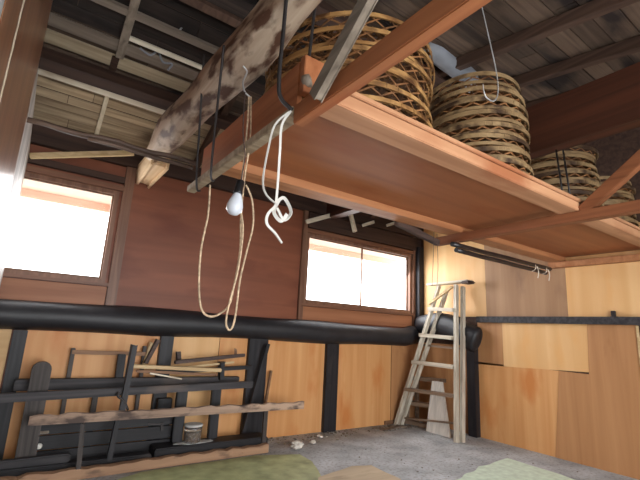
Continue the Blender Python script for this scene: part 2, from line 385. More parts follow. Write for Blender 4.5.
# ------------------------------------------------------------------ plywood sheets
def sheet_back(x0, x1, z0, z1, m, label, y=0.012, d=0.0):
    b = MB(); b.prism([(x0+d, YW-y, z0), (x1+d, YW-y, z0), (x1, YW-y, z1), (x0, YW-y, z1)], (0, 0.006, 0))
    tag(b.build('plywood_sheet', m, loc=None), label, 'plywood', 'plywood sheets lining the lower back wall')
def xw(px, py=400): return at(px, py, 1, YW-.01).x
sheet_back(-1.28, -0.04, 0.0, 0.97, M['ply_tan'], 'dull tan plywood sheet at far left behind the rounded black upright')
sheet_back(0.05, xw(166, 345), 0.0, 0.97, M['ply'], 'orange plywood sheet behind the black timber rack, left of the short black post')
sheet_back(xw(170, 345), xw(219, 345), 0.0, 0.97, M['ply_light'], 'pale plywood sheet behind the stacked sticks, right of the short black post')
sheet_back(xw(219.5, 345), xw(255, 345), 0.0, 0.97, M['ply'], 'narrow orange plywood strip left of the wide black post', 0.014)
sheet_back(xw(262, 345), xw(332, 345), 0.0, 0.97, M['ply'], 'orange plywood sheet between the two black posts, with a pale knot')
sheet_back(xw(336, 345), xw(391, 345), 0.0, 0.97, M['ply'], 'orange plywood sheet right of the narrow black post under the right window')
sheet_back(xw(391.5, 345), 4.45, 0.0, 0.97, M['ply_brown'], 'brownish plywood sheet in the corner behind the ladder', 0.014)
def sheet_right(pts, m, label, x=0.012):
    b = MB(); b.prism([(XW-x, y, z) for y, z in pts], (0.006, 0, 0))
    tag(b.build('plywood_sheet', m), label, 'plywood', 'plywood sheets patched over the right wall')
sheet_right([(3.84, 1.34), (2.895, 1.345), (2.90, 2.6), (3.84, 2.6)], M['ply_light'], 'bright orange plywood sheet above the rail, behind the ladder top')
sheet_right([(2.893, 1.345), (1.99, 1.345), (1.985, 2.5), (2.898, 2.5)], M['ply_grey'], 'greyish brown plywood sheet above the rail, middle of the upper row')
sheet_right([(1.988, 1.345), (1.07, 1.345), (1.07, 2.2), (1.983, 2.2)], M['ply_light'], 'pale plywood sheet above the rail at the right edge of the picture')
sheet_right([(1.068, 1.345), (0.1, 1.345), (0.1, 2.2), (1.068, 2.2)], M['ply_grey'], 'plywood sheet above the rail nearest the viewer')
sheet_right([(3.02, 0.80), (2.69, 0.80), (2.69, 1.275), (3.02, 1.275)], M['ply_brown'], 'small brown plywood offcut under the rail beside the black log')
sheet_right([(2.7, 0.80), (1.83, 0.83), (1.81, 1.275), (2.7, 1.275)], M['ply_light'], 'long pale plywood strip under the rail', 0.018)
sheet_right([(1.84, 0.795), (1.40, 0.80), (1.42, 1.275), (1.82, 1.275)], M['ply_brown'], 'brown plywood piece under the rail beside the thin pale upright strip', 0.022)
sheet_right([(1.39, 0.8), (0.1, 0.8), (0.1, 1.275), (1.39, 1.275)], M['ply'], 'orange plywood strip under the rail nearest the viewer')
sheet_right([(3.03, 0.0), (2.19, 0.0), (2.10, 0.815), (3.03, 0.82)], M['ply'], 'large orange lower plywood sheet next to the black post on right wall')
sheet_right([(2.2, 0.0), (0.9, 0.0), (0.9, 0.80), (2.11, 0.815)], M['ply_brown'], 'large brown lower plywood sheet at right edge, crooked left side', 0.020)
sheet_right([(3.93, 0.0), (3.14, 0.0), (3.14, 1.0), (3.93, 1.0)], M['ply_brown'], 'dark brown plywood sheet in the corner left of the right wall post')
b = MB().box((XW-.035, 1.405, 0.80), (XW-.022, 1.425, 1.27), .002)
tag(b.build('wood_strip', M['lightstick']), 'thin pale upright strip nailed under the rail at far right', 'strip')
p = at(613, 319, 0, XW-.05)
b = MB().box((XW-.06, p.y-.03, 1.345), (XW-.01, p.y+.02, 1.35), .002); b.box((XW-.05, p.y-.02, 1.35), (XW-.02, p.y+.015, 1.40), .004)
tag(b.build('rail_block', M['iron']), 'small black metal block standing on the rail of the right wall', 'bracket')

# ------------------------------------------------------------------ big logs
pts = [(x, YW-.05+.015*math.sin(x*1.3), 1.07+.012*math.sin(x*.9+1)) for x in [-1.28+i*.2 for i in range(28)] if x < 4.2]+[(4.27, YW-.06, 1.09)]
b = MB().tube(pts, [.115+.008*math.sin(i*.7) for i in range(len(pts))], 16, rough=.08)
tag(b.build('wall_log', M['blacklog'], loc=None), 'long sooty black log running along the back wall under both windows', 'log')
pts = spline([(4.36, 3.86, 1.21), (4.365, 3.6, 1.235), (4.365, 3.35, 1.215), (4.365, 3.15, 1.14), (4.365, 3.03, 1.09), (4.365, 2.95, 1.06)], 6)
n = len(pts); rr = [.07+.025*min(1, i/8) for i in range(n)]; rr[-1] = .04; rr[-2] = .07; rr[-3] = .085; rr[-4] = .092
b = MB().tube(pts, rr, 18, rough=.12, seed=3, flat=1.6)
tag(b.build('corner_log', M['blacklog']), 'bulging crooked black log end on the right wall behind the ladder', 'log')
# pale tie log under the roof
pts = [(0.675+.02*math.sin(y*1.7), y, 2.40+.015*math.sin(y*2.3)) for y in [3.35-.17*i for i in range(26)]]
root = empty('roof_log', (0.7, 3.35, 2.4), 'thick pale barked log crossing under the roof to the upper left', 'log')
MB().tube(pts, [.085, .10]+[.104+.012*math.sin(i) for i in range(24)], 22, rough=.3).build('trunk', M['log'], root)
b = MB().bar((0.71, 3.93, 2.39), (0.70, 3.30, 2.38), .13, .15, bevel=.02, jit=.01)
tag(b.build('cut_end', M['logend'], root), 'squared pale fresh-cut end')

# ------------------------------------------------------------------ roof timbers
def timber(name, a, b_, wd, ht, m, label, cat='beam', group=None, up=(0, 0, 1), jit=.0):
    q = MB().bar(a, b_, wd, ht, up, .004, jit)
    return tag(q.build(name, M[m], loc=a), label, cat, group)
def rz(y, o=.03): return roofz(y)-o
nrm_b = Vector((0, .5, 1)).normalized()
def xtim(y, wd, ht, m, label, off=.03, x0=-1.2, x1=4.4, name='roof_batten', cat='batten'):
    timber(name, (x0, y, rz(y, off)), (x1, y, rz(y, off)), wd, ht, m, label, cat, up=nrm_b)
xtim(3.37, .06, .045, 'palebatten', 'pale whitish batten along the roof boards above the left window', x1=.9, off=.075)
xtim(3.27, .10, .13, 'purlin', 'dark thick purlin running beside the pale batten', off=.085, name='roof_purlin', cat='purlin')
xtim(3.165, .10, .02, 'tanplank', 'tan weathered plank above the dark purlin', x1=.9, off=.02, name='roof_plank', cat='plank')
xtim(3.05, .09, .02, 'greyplank', 'grey weathered plank higher up beside the tan plank', x1=.9, off=.02, name='roof_plank', cat='plank')
xtim(2.79, .05, .045, 'greyplank', 'grey batten near the roof ridge at the upper left', off=.04)
xtim(2.96, .03, .03, 'palebatten', 'thin pale batten between the grey plank and black boards', x0=.27, x1=.9, off=.03)
xtim(2.55, .06, .06, 'rafter', 'dark batten closest to the ridge at the upper left', off=.04)
xtim(2.2, .12, .16, 'purlin', 'dark ridge beam above the baskets', off=.1, name='ridge_beam', cat='beam')
timber('roof_strut', (.265, 3.42, rz(3.42, .03)), (.265, 4.0-.08, rz(3.92, .03)), .03, .035, 'cream_z', 'short cream stick across the roof boards above the left window', 'stick')
timber('roof_strut', (.27, 3.10, rz(3.10, .055)), (.27, 2.66, rz(2.66, .055)), .055, .03, 'greystick', 'grey short board nailed across the battens at the upper left', 'board')
timber('roof_strut', (.25, 3.24, rz(3.24, .02)), (.25, 3.12, rz(3.12, .035)), .05, .03, 'purlin', 'short black block between the two upper planks', 'block')
for x, lab in ((1.15, 'dark rafter left of the basket stacks over the wall boards'), (1.9, 'dark rafter of the back roof slope above the second stack'), (2.72, 'dark rafter of the back slope above the right window'), (3.5, 'dark rafter of the back slope nearest the right wall')):
    timber('roof_rafter', (x, RY+.05, rz(RY+.05, .04)), (x, 3.93, rz(3.93, .04)), .06, .07, 'rafter', lab, 'rafter')
for x, lab in ((-.6, 'dark rafter at the far left of the near roof slope'), (.3, 'dark rafter of the near slope left of the pale log'), (1.2, 'dark rafter of the near slope above the largest baskets'), (2.05, 'dark rafter of the near slope left of the white hook'), (2.70, 'dark rafter above the second basket stack, uppermost of three seen at right'), (3.27, 'middle one of the three dark rafters at upper right'), (3.80, 'lowest of the three dark rafters, just over the red beam')):
    timber('roof_rafter', (x, RY-.02, rz(RY-.02, .05)), (x, Y0+.02, rz(Y0, .05)), .07, .09, 'rafter', lab, 'rafter')
# small pale rafter ends above the right window
for px, l in ((364, 'pale stub above the left pane of the right window'), (388, 'pale stub above the right pane of the right window')):
    p = at(px, 226, 1, 3.86); timber('rafter_stub', (p.x-.03, 3.86, p.z), (p.x+.10, 3.78, p.z+.06), .03, .035, 'palebatten', l, 'stub')
a = at(306, 222, 1, 3.86); c = at(347, 211, 1, 3.80)
timber('loose_stick', a, c, .03, .05, 'palebatten', 'pale stick leaning across above the right window', 'stick')
a = at(350, 212, 1, 3.82); c = at(355, 232, 1, 3.84)
timber('loose_stick', a, c, .04, .05, 'palebatten', 'short pale stub hanging beside the slanted stick above the right window', 'stick')
a = at(30, 156, 1, 3.84); c = at(134, 153, 1, 3.62)
timber('loose_stick', a, c, .03, .045, 'lightstick', 'light yellow stick lying across above the left window', 'stick')
# brown poles in front of the pale log
a = at(24, 119, 2, 2.2); c = at(196, 163, 2, 2.2)
b = MB().tube([a+(c-a)*i/10+Vector((0, .01*math.sin(i), .008*math.sin(i*1.7))) for i in range(11)], .018, 8)
tag(b.build('hanging_pole', M['brownpole'], loc=a), 'thin brown pole hung below the pale log, upper of the pair', 'pole')
a = at(88, 138, 2, 2.17); c = at(192, 168, 2, 2.17)
b = MB().tube([a+(c-a)*i/10+Vector((0, .006*math.sin(i+2), 0)) for i in range(11)], .015, 8)
tag(b.build('hanging_pole', M['brownpole'], loc=a), 'thin brown pole hung below the pale log, lower of the pair', 'pole')

# ------------------------------------------------------------------ hanging platform
root = empty('platform', (0.75, 1.15, 1.9), 'wide hanging plywood platform carrying the basket stacks', 'platform')
MB().box((0.77, 1.112, 1.90), (4.45, 1.232, 1.958), .004).build('joist', M['joist'], root)
MB().box((0.77, 1.97, 1.90), (4.45, 2.11, 1.956), .004).build('joist', M['joist2'], root)
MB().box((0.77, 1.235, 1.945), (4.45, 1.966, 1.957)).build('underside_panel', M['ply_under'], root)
MB().box((0.77, 1.105, 1.960), (4.45, 2.16, 1.982), .003).build('deck', M['joist'], root)
MB().box((0.745, 1.28, 1.90), (0.767, 2.38, 2.14), .003).build('end_board', M['beam'], root)
b = MB().box((0.745, 1.24, 1.984), (0.86, 1.275, 2.15), .003)
b.build('corner_block', M['beam'], root)
MB().box((4.38, 1.12, 1.84), (4.45, 2.12, 1.898), .003).build('wall_ledger', M['joist2'], root)
# near joist corner bits
# bearers
timber('carrying_beam', (.72, 1.22, 1.858), (.72, -1.2, 1.858), .046, .075, 'beam', 'orange square beam running from the platform corner towards the viewer', 'beam')
timber('carrying_pole', (.71, 2.42, 1.876), (.715, 1.225, 1.876), .05, .04, 'tanplank', 'slim pale pole under the left end of the platform', 'pole')
timber('carrying_beam', (2.765, 2.25, 1.867), (2.765, -1.2, 1.867), .07, .064, 'bearer', 'brown square beam under the middle of the platform', 'beam')
timber('tie_beam', (2.83, 3.9, 2.58), (2.83, -1.75, 2.58), .12, .36, 'redbeam', 'massive dark red beam above the basket stacks at right', 'beam')
a = at(316, 97, 0, .665); c = at(368, 0, 0, .665)
timber('brace', a, a+(c-a)*1.6, .03, .045, 'greystick', 'grey slanting brace rising from the platform corner', 'brace')
a = at(583, 212, 0, 2.765); c = at(650, 150, 0, 2.765)
timber('brace', a, a+(c-a)*1.55, .06, .07, 'bearer', 'brown slanting brace rising from the middle beam at right', 'brace')

# poles bundled below the far edge
for i, (p0, p1, r) in enumerate((((452, 244), (550, 269), .020), ((456, 250), (546, 273), .020))):
    a = at(*p0, 1, 2.02+.035*i); c = at(*p1, 1, 2.02+.035*i)
    b = MB().tube([a+(c-a)*t/12+Vector((0, 0, .0015*math.sin(t*1.3+i))) for t in range(13)], r, 10)
    tag(b.build('black_pole', M['pipe'], loc=a), ['glossy black pole under the platform, upper one of two', 'glossy black pole under the platform, lower one of two'][i], 'pole')
for px, py, l in ((532, 262, 'white string tied round the black poles, left one'), (543, 265, 'white string with hanging end tied round the black poles, right one')):
    p = at(px, py+5, 1, 2.04)
    b = MB().tube([p+Vector((.01*math.sin(q*.8),   .042*math.cos(q*2*PI/12), .036*math.sin(q*2*PI/12))) for q in range(13)], .004, 6)
    b.tube(spline([p+Vector((0, -.05, 0)), p+Vector((.01, -.055, -.05)), p+Vector((.0, -.05, -.11))], 5), .004, 6)
    tag(b.build('string', M['string'], loc=p), l, 'string')

# ------------------------------------------------------------------ bamboo baskets
def hoop(b, r, z, ht, th, n=40, wob=.004, seed=0):
    """closed flat band"""
    R = []
    for i in range(n):
        a = 2*PI*i/n; rr = r+wob*math.sin(3*a+seed); zz = z+wob*.8*math.sin(2*a+seed*2)
        R.append([b.bm.verts.new((q*math.cos(a), q*math.sin(a), w_)) for q, w_ in ((rr-th/2, zz-ht/2), (rr+th/2, zz-ht/2), (rr+th/2, zz+ht/2), (rr-th/2, zz+ht/2))])
    for i in range(n):
        A, B = R[i], R[(i+1) % n]
        for k in range(4): b.bm.faces.new((A[k], B[k], B[(k+1) % 4], A[(k+1) % 4]))
def basket(r, h, mat, weave, seed, nst=26, hw=.020):
    """shallow round tray: rim of two hoops, lashings, open hexagon weave"""
    root = empty('bamboo_basket', (0, 0, 0))
    b = MB(); hoop(b, r, h-.014, hw, .006, seed=seed, n=64); hoop(b, r-.016, h-.007, .014, .006, seed=seed+1, n=64)
    for i in range(40):     # lashings
        a = 2*PI*(i+.3*random.random())/40
        c = Vector((math.cos(a)*(r-.008), math.sin(a)*(r-.008), h-.012))
        x = Vector((math.cos(a), math.sin(a), 0)); z = Vector((0, 0, 1)); y = z.cross(x)
        b.obox(c, (.020, .004, .019), Matrix((x, y, z)).transposed())
    b.build('rim', mat, root)
    b = MB(); rb = r*.93
    hoop(b, rb+.010, .012, hw*.75, .006, seed=seed+3, n=64)
    b.build('side_hoop', mat, root)
    b = MB()
    for s in (-1, 1):
        for i in range(nst):
            a0 = 2*PI*i/nst; P = []
            for t in range(5):
                u = t/4; a = a0+s*u*2*PI/nst*1.25; rr = rb+(r-.012-rb)*u
                P.append(Vector((math.cos(a)*(rr+s*.002), math.sin(a)*(rr+s*.002), .006+(h-.02)*u)))
            for p0, p1 in zip(P, P[1:]): b.bar(p0, p1, .0025, .008, up=(0, 0, 1), bevel=0)
    b.build('side_weave', weave, root)
    b = MB()
    for ang in (0, PI/3, 2*PI/3):
        dx = Vector((math.cos(ang), math.sin(ang), 0)); dy = Vector((-dx.y, dx.x, 0)); m = 9
        for i in range(-m, m+1):
            o = i/(m+.6)*rb; L = math.sqrt(max(0, rb*rb-o*o))
            zz = .006+.002*(ang > 0)+.002*(ang > 2)
            b.bar(dy*o-dx*L+Vector((0, 0, zz)), dy*o+dx*L+Vector((0, 0, zz)), .012, .002, bevel=0)
    b.build('base_weave', weave, root)
    return root
def copy_tree(o, parent=None):
    c = o.copy(); col.objects.link(c); c.parent = parent
    for ch in list(o.children): copy_tree(ch, c)
    return c
big = basket(.455, .084, M['bamboo'], M['bamboo_in'], 1, 26)
mid = basket(.33, .074, M['bamboo2'], M['bamboo_in'], 4, 20, .028)
used = {'big': 0, 'mid': 0}
ORD = ['bottom', 'second from the bottom', 'third from the bottom', 'fourth from the bottom', 'fifth from the bottom', 'sixth from the bottom', 'seventh from the bottom', 'eighth from the bottom', 'ninth from the bottom', 'tenth from the bottom']
def stack(kind, cx, cy, n, pitch, where, lean=(0, 0), lasttilt=0.0):
    for i in range(n):
        o = {'big': big, 'mid': mid}[kind]
        if used[kind]: o = copy_tree(o)
        used[kind] = 1
        jx, jy = random.uniform(-.012, .012), random.uniform(-.012, .012)
        tilt = random.uniform(-.02, .02)
        o.location = (cx+jx+lean[0]*i, cy+jy+lean[1]*i, 1.986+pitch*i)
        o.rotation_euler = (tilt+(lasttilt if i == n-1 else 0), random.uniform(-.02, .02), random.uniform(0, 6.28))
        s = random.uniform(.975, 1.01); o.scale = (s, s, 1)
        pos = 'topmost' if i == n-1 else ORD[i]
        tag(o, '%s bamboo tray, %s of the %s' % ('large' if kind == 'big' else 'brown', pos, where), 'basket', 'bamboo baskets in the '+where)
stack('big', 1.24, 1.61, 6, .088, 'wide stack at the platform\'s left end', lean=(.003, .0))
stack('mid', 2.34, 1.545, 9, .080, 'tall stack below the white hook', lean=(0, .004), lasttilt=.10)
stack('mid', 3.38, 1.56, 8, .072, 'third stack behind two thin iron rods')
stack('mid', 4.09, 1.56, 7, .072, 'last stack against the right wall')
b = MB().tube(spline([(2.28, 1.97, 2.0), (2.27, 1.99, 2.4), at(470, 86, 1, 2.0), at(450, 64, 1, 2.0), at(425, 44, 1, 2.02)], 4), [.04, .05, .06, .065, .06, .07, .075, .07, .075, .08, .075, .08, .075, .08, .08, .075, .07], 12, rough=.3)
tag(b.build('rolled_sheet', M['greycloth']), 'grey rolled sheet standing between the first and second basket stacks', 'sheet')

# ------------------------------------------------------------------ rods, hooks, ropes, bulb, tape
def rod(pts, r, m, name, label, cat, sm=6):
    b = MB().tube(spline(pts, sm) if sm else pts, r, 8)
    return tag(b.build(name, M[m], loc=pts[0]), label, cat)
rod([at(204, 54, 0, .57), at(200, 120, 0, .63), at(196.5, 183, 0, .68), at(200, 191, 0, .70)], .006, 'iron', 'hanger_rod', 'thin iron rod from pale log to far end of slim pole', 'rod')
rod([at(224, 45, 0, .57), at(217, 110, 0, .63), at(211, 172, 0, .68), at(214, 181, 0, .70)], .006, 'iron', 'hanger_rod', 'thin iron rod left of the coiled rope', 'rod')
yh = 1.22
a = at(288, -20, 1, yh); c = at(279, 80, 1, yh); e = at(281, 98, 1, yh); g = at(292, 110, 1, yh-.02)
rod([a, a+(c-a)*.5, c, e, g], .008, 'iron', 'hanger_rod', 'thick iron rod bent into a hook at the platform corner', 'rod')
a = at(318, -20, 1, 1.26); c = at(307, 76, 1, 1.26)
rod([a, (a+c)/2, c], .007, 'iron', 'hanger_rod', 'straight iron rod ending at the platform corner block', 'rod')
p = at(307, 82, 1, 1.25)
b = MB().lathe(p, [(.012, -.02), (.028, -.015), (.03, 0), (.028, .015), (.012, .02)], 12, axis=(.6, -.6, .2))
tag(b.build('iron_nut', M['greystick'], loc=p), 'round grey metal nut and washer below the straight rod', 'nut')
for px0, px1, l in ((565, 556, 'left of the two thin iron rods in front of the third stack'), (572, 563, 'right of the two thin iron rods in front of the third stack')):
    a = at(px0, 209, 0, 2.715); c = at(px1, 150, 0, 2.76)
    rod([a, c], .006, 'iron', 'hanger_rod', l, 'rod', 0)
# white S hook
yk = .95
K = [at(*q, 1, yk) for q in ((477, -14), (486, 25), (496, 70), (498, 92), (494, 101), (487, 98), (484, 92), (483, 84))]
rod(K, .0028, 'steel', 'wire_hook', 'long pale wire with a hooked lower end hanging at upper right', 'hook')
# rope hook and ropes
y = 1.62
K = [at(*q, 1, y) for q in ((243, 66), (247, 72), (243, 82), (245, 92), (250, 97))]
rod(K, .004, 'steel', 'rope_hook', 'small pale metal chain hook above the coiled rope', 'hook')
R1 = [(249, 97), (247, 130), (244, 160), (240, 200), (243, 230), (238, 270), (230, 300), (226, 322), (230, 330), (235, 318), (240, 280), (247, 250), (253, 225), (252, 200), (246, 185)]
R2 = [(251, 97), (250, 140), (245, 175), (241, 215), (240, 250), (234, 285), (229, 305), (215, 316), (203, 312), (199, 290), (201, 250), (208, 215), (210, 185)]
rod([at(*q, 1, y) for q in R1], .0045, 'rope', 'hemp_rope', 'braided hemp rope hanging in a long narrow loop down past the bulb', 'rope')
rod([at(*q, 1, y+.03) for q in R2], .0045, 'rope', 'hemp_rope', 'braided hemp rope looping low and left beside the bulb', 'rope')
# bulb
yb_ = 1.56
root_p = at(238, 192, 1, yb_)
root = empty('light_bulb', root_p, 'white light bulb in a black socket hanging from a brown cord', 'lamp')
dn = (at(233, 214, 1, yb_)-at(241, 180, 1, yb_)).normalized()
s0 = at(241, 180, 1, yb_)
MB().lathe(s0, [(.008, 0), (.017, .006), (.018, .05), (.02, .055), (.02, .065)], 16, axis=dn).build('socket', M['socket'], root)
MB().lathe(s0+dn*.06, [(.013, 0), (.018, .01), (.028, .035), (.034, .058), (.032, .08), (.02, .095), (.006, .10)], 20, axis=dn).build('bulb', M['bulb'], root)
MB().tube(spline([at(*q, 1, yb_) for q in ((245, 92), (243, 130), (245, 155), (241, 181))], 6), .003, 6).build('cord', M['darkstick'], root)
# white tape
def ribbon(b, pts, wd, th=.0015, tw=0.0):
    P = spline(pts, 8); n = len(P); prev = None
    for i, p in enumerate(P):
        t = (P[min(i+1, n-1)]-P[max(0, i-1)]).normalized()
        a = tw*i/n; sd = t.cross(FW).normalized(); sd = (sd*math.cos(a)+t.cross(sd)*math.sin(a))
        nn = t.cross(sd)*th
        q = [b.bm.verts.new(p+sd*wd/2+nn), b.bm.verts.new(p-sd*wd/2+nn), b.bm.verts.new(p-sd*wd/2-nn), b.bm.verts.new(p+sd*wd/2-nn)]
        if prev:
            for k_ in range(4): b.bm.faces.new((prev[k_], q[k_], q[(k_+1) % 4], prev[(k_+1) % 4]))
        prev = q
yt = 1.18
b = MB()
A = lambda L: [at(*q, 1, yt) for q in L]
ribbon(b, A([(289, 112), (275, 125), (268, 150), (263, 180), (266, 194), (275, 203)]), .006, tw=.8)
ribbon(b, A([(291, 111), (282, 125), (280, 150), (278, 180), (276, 203)]), .008, tw=-.6)
ribbon(b, A([(276, 203), (284, 198), (291, 212), (284, 220), (277, 208)]), .011, tw=1)
ribbon(b, A([(276, 206), (268, 214), (267, 224), (275, 233), (282, 243)]), .009, tw=-1.2)
ribbon(b, A([(279, 200), (274, 212), (281, 221), (287, 214)]), .012, tw=.5)
tag(b.build('white_tape', M['ribbon']), 'white packing tape knotted and dangling from the iron hook', 'tape')
# thin cord hanging over the ladder
rod([at(*q, 1, 2.05) for q in ((434, 232), (433, 265), (432, 286))], .002, 'darkstick', 'thin_cord', 'thin cord hanging from the platform above the ladder', 'cord')
tag(MB().bar(at(396, 222, 1, 2.135), at(438, 243, 1, 2.135), .04, .045, up=(0,0,1)).build('short_board', M['darkstick'], loc=at(396, 222, 1, 2.135)), 'short dark board fixed to far edge of the platform beside the right window', 'board')
rod([at(*q, 1, 2.05) for q in ((437, 234), (438, 265), (437, 284))], .002, 'darkstick', 'thin_cord', 'second thin cord just right of the other above the ladder', 'cord')
# wires up in the roof
K = [at(*q, 1, 2.78) for q in ((140, 3), (152, 8), (165, 2), (178, 8), (186, 14), (184, 24), (180, 30))]
rod(K, .006, 'steel', 'roof_cable', 'pale cable looping along the roof batten at the upper left', 'cable')
K = [at(*q, 1, 3.0) for q in ((140, 48), (150, 55), (158, 52), (163, 62), (172, 64), (168, 70))]
rod(K, .008, 'greycloth', 'roof_cable', 'grey cable lying over the roof boards near the pale log', 'cable')

# ------------------------------------------------------------------ ladder
lx = lambda z: 3.965+.36*z/1.735
root = empty('step_ladder', (3.97, 3.4, 0), 'folded weathered wooden step ladder leaning against the right wall', 'ladder')
def lp(px, py, off=0.0):
    # intersection with the leaning ladder plane x = 3.965+off + .2075 z
    d = RT*((px-320)/FPX) + UP*(-(py-240)/FPX) + FW
    k_ = .33/1.735; tt = (3.965+off+k_*CAM.z)/(d.x-k_*d.z)
    return CAM+tt*d
def rail(p0, p1, off, m='ladder'):
    a, c = lp(*p0, off), lp(*p1, off); a.z = 0.004
    MB().bar(a, c, .026, .045, up=(1, 0, 0), bevel=.004).build('rail', M[m], root)
rail((396, 425), (439, 286), 0); rail((456.5, 441), (456, 285), 0)
rail((401, 427), (447, 290), .07); rail((462.5, 442), (463, 287), .07)
for (p0, p1, m) in (((421.5, 335), (453, 338), 'ladder_y'), ((414, 362), (454, 367), 'ladder_y'), ((406, 389), (454, 396), 'ladder_dk'), ((430, 309), (455, 310), 'ladder_y')):
    a, c = lp(*p0), lp(*p1)
    MB().bar(a, c, .09, .036, up=(0, 0, 1), bevel=.003).build('step', M[m], root)
for (p0, p1) in (((424, 345), (462, 349)), ((405, 418), (461, 424))):
    a, c = lp(*p0, .07), lp(*p1, .07)
    MB().bar(a, c, .03, .02, up=(0, 0, 1), bevel=.003).build('stretcher', M['ladder_dk'], root)
a, c = lp(429, 285), lp(470, 281)
MB().bar(a, c+Vector((0, 0, .0)), .13, .026, up=(0, 0, 1), bevel=.006).build('top_board', M['ladder_y'], root)
a = lp(464, 283, -.03); c = lp(472, 282, -.03)
tag(MB().bar(a+Vector((0, 0, .0)), c, .15, .032, up=(0, 0, 1), bevel=.012).build('cap_end', M['darkstick'], root), 'dark rounded end of the top board')
a, c = lp(429, 304, -.03), lp(452, 287, -.03)
MB().bar(a, c, .02, .03, up=(1, 0, 0), bevel=.003).build('brace_bar', M['lightstick'], root)

# small step stool behind the ladder
root = empty('step_stool', (4.25, 3.55, 0), 'small brown wooden step stool standing behind the ladder', 'step stool')
def q3(px, py, x): return at(px, py, 0, x)
for p0, p1, x in (((414, 378), (443, 381), 4.28), ((405, 402), (434, 406), 4.18)):
    a, c = q3(*p0, x), q3(*p1, x)
    MB().bar(a, c, .13, .045, bevel=.003).build('tread', M['ladder_dk'], root)
a, c = q3(408, 380, 4.34), q3(404, 419, 4.34)
for (x, pa) in ((4.34, (417, 381)), (4.34, (440, 384))):
    a = q3(*pa, x); MB().bar(Vector((x, a.y, 0.004)), a, .03, .04, up=(1, 0, 0), bevel=.003).build('leg', M['ladder_dk'], root)
for pa in ((408, 405), (431, 408)):
    a = q3(*pa, 4.17); MB().bar(Vector((4.14, a.y, .004)), a, .03, .04, up=(1, 0, 0), bevel=.003).build('leg', M['ladder_dk'], root)
a = q3(401, 420, 4.14); c = q3(430, 427, 4.14)
MB().bar(a, c, .02, .05, bevel=.003).build('stretcher', M['ladder_dk'], root)
b = MB(); x = 4.06
P = [at(*q, 0, x+o) for q, o in (((426, 433), .0), ((450, 431), .0), ((442, 382), .10), ((432, 381), .10))]
P[0].z = .004; P[1].z = .004
b.prism(P, (.02, 0, 0))
tag(b.build('white_plank', M['white_wood']), 'whitish tapered plank leaning on the small step stool', 'plank')

# ------------------------------------------------------------------ black timber rack and junk on the left
def pbar(name, p0, p1, y, wd, ht, m, label, cat='timber', y1=None, up=(0, 0, 1), jit=.003, floor=False, bev=.005):
    a = at(*p0, 1, y); c = at(*p1, 1, y if y1 is None else y1)
    if floor: a.z = .003
    b = MB().bar(a, c, wd, ht, up, bev, jit)
    return tag(b.build(name, M[m], loc=a), label, cat)
# rounded upright
b = MB(); cx = at(40, 380, 1, 3.66).x; yy = 3.66; hw = .06; top = at(40, 362, 1, yy).z
prof = [(cx-hw, 0.004), (cx+hw, 0.004)]+[(cx+hw*math.cos(t_), top-.05+.05*math.sin(t_)) for t_ in [i*PI/8 for i in range(9)]]
b.prism([(x_, yy, z_) for x_, z_ in prof], (0, .07, 0))
tag(b.build('rack_upright', M['greyblack_z'], loc=(cx, yy, 0)), 'thick black upright timber with rounded top at left', 'timber')
pbar('rack_bar', (-18, 399), (252, 384), 3.60, .05, .055, 'greyblack', 'long black bar crossing in front of the rounded upright', 'bar')
pbar('rack_plank', (14, 385), (238, 381), 3.80, .05, .085, 'greyblack', 'long grey black plank lying behind the front bar')
pbar('rack_plank', (150, 373), (252, 367), 3.76, .04, .03, 'black', 'short dark lath lying on the grey plank, right part')
# panel boards
for i, (z0, z1, l) in enumerate(((.03, .13, 'wide black board at bottom of the rack behind the slat'), (.14, .235, 'wide black board in the middle of the rack panel'), (.245, .335, 'wide black board uppermost under the rough plank'))):
    b = MB().box((.16, 3.76-.006*i, z0), (1.22, 3.785-.006*i, z1), .004)
    tag(b.build('rack_board', M['black'], loc=(.16, 3.76, z0)), l, 'board')
b = MB().box((-.2, 3.56, 0.004), (1.0, 3.66, .085), .01, jit=.004)
tag(b.build('base_timber', M['black'], loc=(-.2, 3.56, 0)), 'black squared timber lying on the floor at bottom left', 'timber')
b = MB().box((1.02, 3.56, 0.004), (2.02, 3.74, .115), .01, jit=.004)
tag(b.build('base_timber', M['black'], loc=(1.02, 3.56, 0)), 'black squared base timber under the jar', 'timber')
b = MB().box((-.2, 3.58, .088), (.45, 3.63, .14), .01, jit=.004)
tag(b.build('base_timber', M['greyblack'], loc=(-.2, 3.58, .088)), 'short grey black timber lying on the bottom left timber', 'timber')
# uprights
for px0, px1, y, wd, top_, l, m in ((392, 0, 0, 0, 0, '', ''),):
    pass
def upright(px, pytop, pybot, y, wd, m, label, toz=None, dp=.05, name='rack_post'):
    a = at(px, pytop, 1, y); zb = toz if toz is not None else .118
    b = MB().box((a.x-wd/2, y-dp/2, zb), (a.x+wd/2, y+dp/2, a.z), .005, .003)
    return tag(b.build(name, M[m], loc=(a.x, y, zb)), label, 'post')
upright(183, 384, 440, 3.70, .085, 'black_z', 'stubby black post left of the glass jar')
upright(217, 384, 436, 3.70, .08, 'black_z', 'stubby black post right of the glass jar')
upright(165, 398, 440, 3.84, .12, 'black_z', 'broad black post behind the rack between panel and jar', toz=.004)
upright(97, 384, 420, 3.86, .04, 'greyblack_z', 'thin grey upright behind the rack below the long plank', toz=.004)
